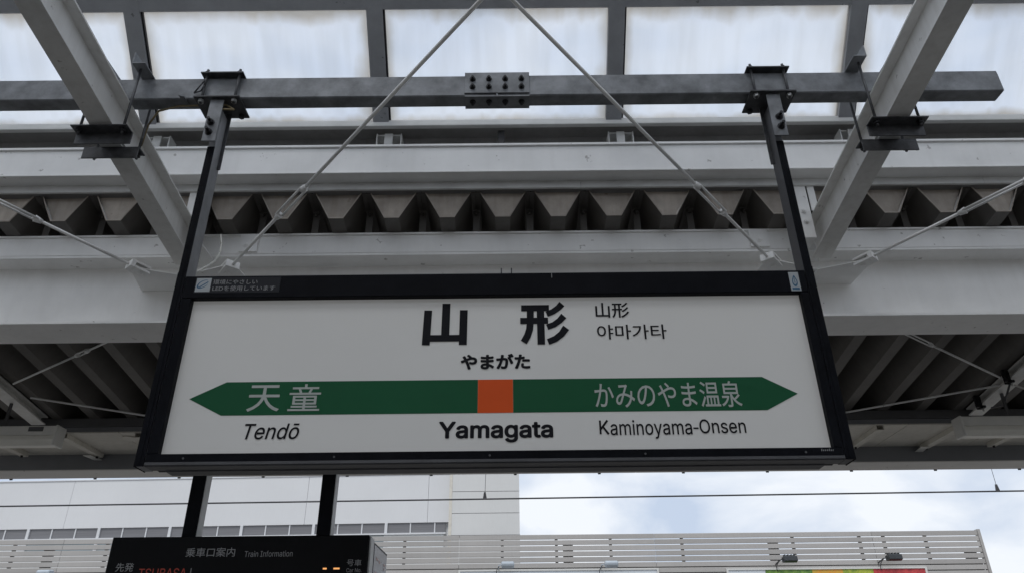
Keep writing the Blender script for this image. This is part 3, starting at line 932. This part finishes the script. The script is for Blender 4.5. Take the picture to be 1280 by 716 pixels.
# purlin overhead that takes the tops of the rods
root = thing('cross_beam', 'white steel cross beam just above the picture taking the tops of the brace rods', 'beam')
hbeam_x(root, -9.3, 9.3, 1.98, 4.085, 4.245, 0.12, 0.010, 0.008, 'white_steel')
boxo('gusset', -.20, .10, 1.99, 2.17, 4.128, 4.137, 'white_steel', root)
# rods under the far roof
rod_thing('brace_rod', 'thin shaded rod under the far roof at the left, ending at the girder', (-2.0, 4.60, 4.05), (-4.29, 5.98, 3.874), .009, (1.62, 1.78), cl=False, group='rods under the far roof')
rod_thing('brace_rod', 'thin shaded rod under the far roof at the left, ending at the eaves', (-4.28, 6.23, 3.838), (-2.6, 7.08, 3.77), .009, cl=False, group='rods under the far roof')
rod_thing('brace_rod', 'thin shaded rod with turnbuckle under the far roof at the right', (2.2, 4.75, 4.06), (4.26, 6.08, 3.866), .009, (.93, 1.42), cl=False, group='rods under the far roof')
rod_thing('brace_rod', 'thin shaded rod under the far roof at the right, ending at the eaves', (4.28, 6.17, 3.84), (2.55, 7.04, 3.77), .009, cl=False, group='rods under the far roof')

# black cable clamps and cable on the far right rafter
for i, (y, lab) in enumerate(((6.08, 'black clamp on the far right rafter, nearer the girder'), (6.56, 'black clamp on the far right rafter, beside the eaves'))):
    z = 4.28 - SL * (y - 3.07)
    c = thing('cable_clamp', lab, 'clamp', (4.37, y, z), group='clamps on the far right rafter')
    obj('jaw', lambda bm: (box(bm, -.085, -.058, -.035, .035, -.035, .07), box(bm, -.085, -.03, -.035, .035, -.035, -.012), box(bm, -.11, -.085, -.03, .0, -.03, .09)), 'bolt', c, 0.004)
    obj('screw', lambda bm: cyl(bm, (-.045, 0, -.06), (-.045, 0, -.01), .009, 8), 'bright_bolt', c)
def path(bm, pts, r, n=6):
    for a, b in zip(pts[:-1], pts[1:]):
        cyl(bm, a, b, r, n)
def sag(a, b, dz, n=12):
    a = Vector(a); b = Vector(b)
    return [a.lerp(b, i / n) - Vector((0, 0, dz * 4 * (i / n) * (1 - i / n))) for i in range(n + 1)]
tag(obj('cable', lambda bm: path(bm, sag((4.33, 6.06, 3.80), (5.6, 6.2, 3.70), .10) , .008), 'cable'), 'pale cable drooping from the black clamp at the right picture edge', 'cable')
tag(obj('cable', lambda bm: path(bm, [Vector((4.31, 6.08, 3.82)), Vector((4.34, 6.2, 3.77)), Vector((4.42, 6.40, 3.74)), Vector((4.40, 6.55, 3.76))], .009), 'wire'), 'dark cable looping between the two black clamps on the far right rafter', 'cable')

# white cable looping down into the left end of the sign, ochre wire on the tube
cpts = [Vector(q) for q in ((-1.819, 3.930, 4.066), (-1.761, 3.840, 3.941), (-1.705, 3.720, 3.808), (-1.659, 3.580, 3.678), (-1.623, 3.440, 3.568), (-1.590, 3.300, 3.465), (-1.565, 3.190, 3.385), (-1.552, 3.130, 3.334))]
tag(obj('cable', lambda bm: path(bm, cpts, .006, 8), 'cable'), 'white cable curling into the top left corner of the sign', 'cable')
opts = [Vector(q) for q in ((-2.03, 3.22, 4.20), (-1.985, 3.16, 4.30), (-1.92, 3.11, 4.35), (-1.80, 3.08, 4.357), (-1.66, 3.07, 4.352), (-1.52, 3.04, 4.325), (-1.47, 3.03, 4.285), (-1.53, 3.02, 4.28))]
tag(obj('cable', lambda bm: path(bm, opts, .0055, 8), 'ochre'), 'thin ochre cable strung along the underside of the dark tube at left', 'cable')
wp = [Vector(q) for q in ((-1.70, 3.02, 4.395), (-1.655, 2.995, 4.44), (-1.635, 2.99, 4.468), (-1.645, 3.0, 4.43), (-1.66, 3.01, 4.40), (-1.70, 3.02, 4.395))]
tag(obj('cable', lambda bm: path(bm, wp, .004, 8), 'wire'), 'short dark wire loop tied to the left post clamp', 'cable')
tg = obj('cable_tab', lambda bm: (box(bm, -1.765, -1.740, 3.0, 3.09, 4.356, 4.361), obar(bm, (-1.752, 3.0, 4.356), (-1.735, 2.965, 4.325), .03, .004)), 'galv')
tag(tg, 'small bent metal tab under the dark tube left of the left clamp', 'bracket')

# ================================================================== FAR EAVES
root = thing('eaves_girder', 'dark grey steel strip along the lower end of the far roof', 'beam')
boxo('strip', gx0, gx1, 6.82, 6.90, 3.755, 3.835, 'dark_steel', root, 0.002)
boxo('edge_angle', gx0, gx1, 6.845, 6.90, 3.712, 3.7545, 'fascia', root, 0.002)
so = thing('eaves_soffit', 'cream soffit boards under the far eaves', 'soffit')
xs = [-9.4 + 0.94 * k for k in range(21)]
for a, b in zip(xs[:-1], xs[1:]):
    boxo('soffit_board', a + .003, b - .003, 6.85, 7.60, 3.700, 3.711, 'soffit', so, 0.001)
for k, x in enumerate((-5.02, -4.28, -3.57, 3.49, 4.24, 4.90)):
    bar = thing('soffit_bar', 'cream channel bar under the soffit, %s' % (
        'beneath the left lamp at the picture edge', 'right beside the end of the left lamp', 'nearest the left end of the sign',
        'nearest the right end of the sign', 'right beside the end of the right lamp', 'beneath the right lamp at the picture edge')[k],
        'channel bar', (x, 0, 0), group='bars under the soffit')
    y1 = 7.50 if k not in (1, 4) else 7.56
    obj('channel', lambda bm: (box(bm, -.035, .035, 6.86, y1, 3.655, 3.660), box(bm, -.035, -.030, 6.86, y1, 3.660, 3.699), box(bm, .030, .035, 6.86, y1, 3.660, 3.699)), 'soffit', bar)
    obj('end_bolt', lambda bm: cyl(bm, (0, y1 - .05, 3.635), (0, y1 - .05, 3.655), .012, 8), 'bolt', bar)
    if k in (1, 4):
        s = -1
        obj('bracket', lambda bm: prism(bm, [(-.10, 7.42), (-.02, 7.42), (.02, 7.70), (-.06, 7.70)], 'z', 3.640, 3.646), 'lamp_white', bar)
o = obj('ceiling_disc', lambda bm: cyl(bm, (-3.72, 7.02, 3.688), (-3.72, 7.02, 3.6995), .075, 24), 'soffit')
tag(o, 'small round cover plate on the cream soffit left of the sign', 'cover plate')
root = thing('eaves_gutter', 'grey box gutter along the far roof edge against the sky', 'gutter')
boxo('inner_face', gx0, gx1, 7.602, 7.61, 3.545, 3.80, 'fascia', root)  # darker colour than the other gutter sheets stands for shade on this face
xs = [-9.4, -6.1, -3.62, -1.2, 1.3, 3.75, 6.2, 9.4]
for a, b in zip(xs[:-1], xs[1:]):
    boxo('bottom_sheet', a + .002, b - .002, 7.602, 7.93, 3.535, 3.544, 'gutter', root)
boxo('outer_face', gx0, gx1, 7.922, 7.93, 3.545, 3.80, 'gutter', root)
for x in [-6.3 + 0.9 * k for k in range(15)]:
    boxo('clip', x, x + .03, 7.9305, 7.94, 3.524, 3.56, 'bolt', root)

# fluorescent battens under the eaves
def batten(x0, x1, label, end):
    f = thing('batten_lamp', label, 'lamp', (0, 6.30, 0), group='batten lamps under the far eaves')
    obj('housing', lambda bm: prism(bm, [(-.055, 3.50), (-.055, 3.585), (.055, 3.585), (.055, 3.50)], 'x', x0, x1), 'lamp_white', f, 0.004)
    obj('diffuser', lambda bm: prism(bm, [(-.062, 3.500), (-.066, 3.455), (-.045, 3.415), (.045, 3.415), (.066, 3.455), (.062, 3.500)], 'x', x0 + .004, x1 - .004), 'diffuser', f, 0.006)
    e0 = x1 if end > 0 else x0
    boxo('end_cap', e0 - .012, e0 + .012, -.07, .07, 3.41, 3.588, 'lamp_white', f, 0.006)
    xr = -4.50 if end > 0 else 4.38
    boxo('stem', xr - .01, xr + .01, .02, .04, 3.586, 3.82, 'dark_steel', f)
    return f
f = batten(-5.25, -3.97, 'unlit cream batten lamp under the eaves at the left picture edge', 1)
boxo('rating_plate', -4.22, -4.09, -.0575, -.0555, 3.535, 3.575, 'dark_steel', f)
batten(3.89, 5.17, 'unlit cream batten lamp under the eaves at the right picture edge', -1)

# ================================================================== DEPARTURE BOARD BEHIND
YB = 5.60
db = thing('departure_board', 'black hanging train information board partly below the sign at the left', 'information board')
bx0, bx1 = -2.925, -1.056
boxo('housing', bx0, bx1, YB, YB + .16, 2.08, 2.535, 'board', db, 0.004)
for a, b in ((-2.437, -2.335), (-1.452, -1.352)):
    po = boxo('hanger_post', a + .002, b + .004, YB + .03, YB + .13, 2.535, 3.99, 'rail', db, 0.002)
    boxo('front_cover', a, b, YB + .022, YB + .0295, 2.536, 3.95, 'black', po, 0.001)
    boxo('side_cover', a - .001, a + .0015, YB + .0297, YB + .131, 2.536, 3.95, 'black', po)
boxo('edge_trim', bx1 + .001, bx1 + .012, YB + .02, YB + .15, 2.08, 2.525, 'rail', db)
yb = YB - .0015
lettering(db, '乗車口案内', (-2.371, -2.017, 2.393, 2.456), yb, 'board_ink', bold=0.004)
lettering(db, 'Train Information', (-1.946, -1.600, 2.390, 2.431), yb, 'board_ink')
lettering(db, '先発', (-2.855, -2.727, 2.298, 2.357), yb, 'board_ink', bold=0.004)
lettering(db, '号', (-1.203, -1.154, 2.321, 2.365), yb, 'board_ink')
lettering(db, '車', (-1.148, -1.099, 2.321, 2.365), yb, 'board_ink')
lettering(db, 'Car No.', (-1.202, -1.094, 2.279, 2.306), yb, 'board_ink')
lettering(db, 'TSUBASA', (-2.683, -2.342, 2.252, 2.318), yb, 'led_red', name='led_lettering')
boxo('led_lettering', -2.315, -2.309, yb - .0005, yb + .0005, 2.252, 2.318, 'board_ink', db)
for a, b in ((-1.371, -1.344), (-1.295, -1.252)):
    boxo('led_dash', a, b, yb - .0005, yb + .0005, 2.300, 2.311, 'led_amber', db)
sc = boxo('side_screen', -1.095, -1.050, 5.775, 6.40, 2.10, 2.512, 'black', db, 0.002)
boxo('screen_glass', -1.0495, -1.047, 5.80, 6.38, 2.12, 2.495, 'screen', sc)
for (y, z, w) in ((5.88, 2.40, .10), (6.02, 2.395, .06), (6.24, 2.40, .07), (6.25, 2.37, .05), (5.88, 2.30, .05), (6.0, 2.295, .05), (6.22, 2.29, .06)):
    boxo('screen_mark', -1.0465, -1.0455, y, y + w, z, z + .018, 'pink_ink', sc)

# ================================================================== OVERHEAD WIRE
ow = thing('contact_wire', 'thin dark overhead wire stretched across the sky below the sign', 'overhead wire')
obj('wire', lambda bm: cyl(bm, (-40, 10.4, 3.60), (40, 10.4, 3.995), .011, 8), 'wire', ow)
obj('messenger_wire', lambda bm: cyl(bm, (-40, 10.42, 4.75), (40, 10.42, 5.05), .009, 8), 'wire', ow)
for x, z in ((-0.405, 3.80), (6.70, 3.835), (-7.6, 3.765)):
    d_ = obj('dropper', lambda bm: cyl(bm, (x, 10.4, z + .01), (x + .03, 10.42, z + 1.10), .0035, 6), 'wire', ow)
    obj('clip', lambda bm: prism(bm, [(x - .03, z - .012), (x + .03, z - .012), (x + .012, z + .09), (x - .012, z + .09)], 'y', 10.392, 10.408), 'wire', d_)

# ================================================================== LOUVRED SCREEN WALL BEYOND THE TRACKS
fy = 25.0
ls = thing('louvre_screen', 'long grey slatted screen wall beyond the tracks', 'screen wall', (0, fy, 0))
fx0, fx1 = -34.0, 15.05
seams = [-34.0, -28.6, -21.6, -14.6, -8.1, -1.79, 4.52, 11.56, 15.0]
def slat_build(bm, Ln):
    prism(bm, [(-.03, .0), (-.034, .006), (-.034, .138), (-.03, .144), (.01, .144), (.01, .0)], 'x', 0, Ln)
ztop = 5.72
for row in range(12):
    z = ztop - .150 - row * .1735
    for a, b in zip(seams[:-1], seams[1:]):
        obj('slat', lambda bm: slat_build(bm, b - a - .012), 'slat', ls).location = (a + .006, 0, z)
for x in [-33, -30.2, -27.4, -24.6, -21.8, -19, -16.2, -13.2, -10.3, -7.2, -5.9, -3.56, -0.40, 1.35, 3.10, 5.41, 9.0, 11.17, 11.95, 13.3]:
    boxo('support_post', x - .045, x + .045, .012, .09, 0.0 - 1.1, ztop - .02, 'support', ls)
for x in (-15.05, 1.72, 8.35):
    boxo('support_post', x - .16, x + .16, .02, .10, -1.1, ztop - .17, 'support', ls)
boxo('backing_wall', fx0, fx1 - .05, .14, .40, -1.1, 4.83, 'lower_wall', ls)
boxo('lower_wall', fx0, fx1 - .05, -.03, .13, -1.1, 3.62, 'lower_wall', ls)
boxo('end_trim', 15.003, 15.09, -.06, .12, -1.1, ztop + .03, 'slat', ls)
boxo('support_post', 14.6, 14.99, .30, .34, -1.1, 5.2, 'support', ls)

# posters in pale frames on the screen
def poster(x0, x1, zt, label, cols):
    pz = thing('poster_panel', label, 'poster', (0, fy - .04, 0), group='posters on the screen wall')
    zb = zt - 1.1
    obj('frame', lambda bm: (box(bm, x0, x1, -.06, 0, zt - .05, zt), box(bm, x0, x0 + .06, -.06, 0, zb, zt - .05), box(bm, x1 - .06, x1, -.06, 0, zb, zt - .05), box(bm, x0, x1, -.06, 0, zb - .05, zb)), 'poster_frame', pz)
    n = len(cols)
    a = x0 + .06
    tot = sum(w for w, _ in cols)
    for w, c in cols:
        b = a + (x1 - x0 - .12) * w / tot
        boxo('print', a, b - .004, -.03, -.005, zb, zt - .05, c, pz)
        a = b
poster(6.70, 13.04, 4.62, 'framed colourful fruit poster on the slatted screen at right',
       [(1.15, 'poster_white'), (1.45, 'fr_green'), (.95, 'fr_orange'), (.95, 'fr_lime'), (.7, 'fr_red'), (.9, 'fr_red')])
poster(-1.79, 4.56, 4.66, 'framed pale blue poster on the slatted screen in the middle', [(1, 'poster_white')])

def flood(x, z, label, m, kind):
    f = thing('floodlight', label, 'floodlight', (x, fy - .04, z - .03), group='floodlights on the screen wall')
    if kind:
        obj('head', lambda bm: prism(bm, [(-.60, .10), (-.62, -.05), (-.50, -.09), (-.32, -.07), (-.30, .09)], 'x', -.19, .22), m, f, 0.015)
        for k in range(4):
            boxo('cooling_fin', -.15 + k * .1, -.13 + k * .1, -.56, -.36, .09, .15, m, f)
    else:
        obj('head', lambda bm: prism(bm, [(-.62, .08), (-.64, -.02), (-.55, -.11), (-.34, -.09), (-.28, .02), (-.36, .12)], 'x', -.2, .2), m, f, 0.03)
    obj('arm', lambda bm: (obar(bm, (-.28, -.38, .0), (-.30, .0, -.08), .03, .03), obar(bm, (-.28, -.38, .0), (-.18, -.42, .02), .03, .03)), m, f)
    pts = [Vector((-.26, -.35, .0)) + Vector((-.10 * math.sin(t * 2.6), .2 * t, -.32 * t)) for t in [i / 8 for i in range(9)]]
    obj('lead', lambda bm: path(bm, pts, .012), 'wire', f)
flood(-14.66, 4.66, 'pale floodlight at the left end of the slatted screen below the window band', 'flood_grey', 0)
flood(-0.22, 4.77, 'pale floodlight over the left part of the pale poster', 'flood_grey', 0)
flood(3.02, 4.76, 'pale floodlight over the right part of the pale poster', 'flood_grey', 0)
flood(8.60, 4.84, 'dark floodlight over the left half of the fruit poster', 'flood_dark', 1)
flood(11.87, 4.86, 'dark floodlight over the right half of the fruit poster', 'flood_dark', 1)

# ================================================================== BUILDINGS BEHIND
yaw = math.atan2(-1.37, 36.2)
bl = thing('station_building', 'long white panelled building with a window strip behind the screen at left', 'building', (-5.16, 60.0, 0), (0, 0, yaw))
W = 75.0
jx = [-W, -63, -52, -41.5, -31, -20.5, -11.5, -1.7, 0]
for a, b in zip(jx[:-1], jx[1:]):
    boxo('wall_panel', a + .012, b - .012, 0, .3, 12.52, 16.30, 'wall_white', bl)
boxo('inner_wall', -W, 0, .3, 14, -1.1, 16.25, 'wall_white', bl)
boxo('parapet_cap', -W, 0, -.06, .5, 16.302, 16.38, 'win_frame', bl)
boxo('lower_wall', -W, 0, 0, .3, -1.1, 10.6, 'wall_cream', bl)
pit = 5.77 / 3
k = 0
x = -1.1
xs = [-0.25]
while x > -W:
    xs.append(x); x -= pit
for i in range(len(xs) - 1):
    b, a = xs[i], xs[i + 1]
    wv = boxo('window_pane', a, b, .10, .14, 11.74, 12.52, 'win_pane', bl)
    big = (i % 3 == 2)
    hw = .11 if big else .045
    boxo('mullion', a - hw, a + hw, -.02 if big else .04, .0995, 11.74, 12.519, 'win_frame', wv)
boxo('window_sill', -W, -.2, -.10, .2995, 11.62, 11.739, 'win_frame', bl)
for i in range(0, len(xs) - 1, 3):
    b = xs[i]; a = xs[min(i + 3, len(xs) - 1)]
    wv = boxo('lower_pane', a + .12, b - .12, .10, .14, 10.6, 11.619, 'glass_low' if i % 9 else 'white_glass', bl)
    boxo('mullion', a - .12, a + .119, .0, .16, 10.6, 11.6195, 'win_frame', bl)
cb = thing('stair_tower', 'cream panelled block at the right end of the white building', 'building', (-4.95, 59.4, 0))
for (z0, z1) in ((11.4, 13.06), (13.06, 14.74), (14.74, 16.42), (16.42, 19.4)):
    for (a, b) in ((0.06, 5.36),):
        boxo('wall_panel', a, b, 0, .25, z0 + .02, z1 - .02, 'wall_cream', cb)
boxo('corner_trim', -.18, .055, -.02, .25, -1.1, 19.4, 'soffit', cb)
boxo('core', -.15, 5.34, .25, 9, -1.1, 19.4, 'wall_cream', cb)
boxo('base_ledge', -.2, 5.40, -.08, .25, 11.25, 11.39, 'support', cb)
boxo('base_wall', 0.06, 5.36, 0.001, .249, -1.1, 11.24, 'wall_cream', cb)
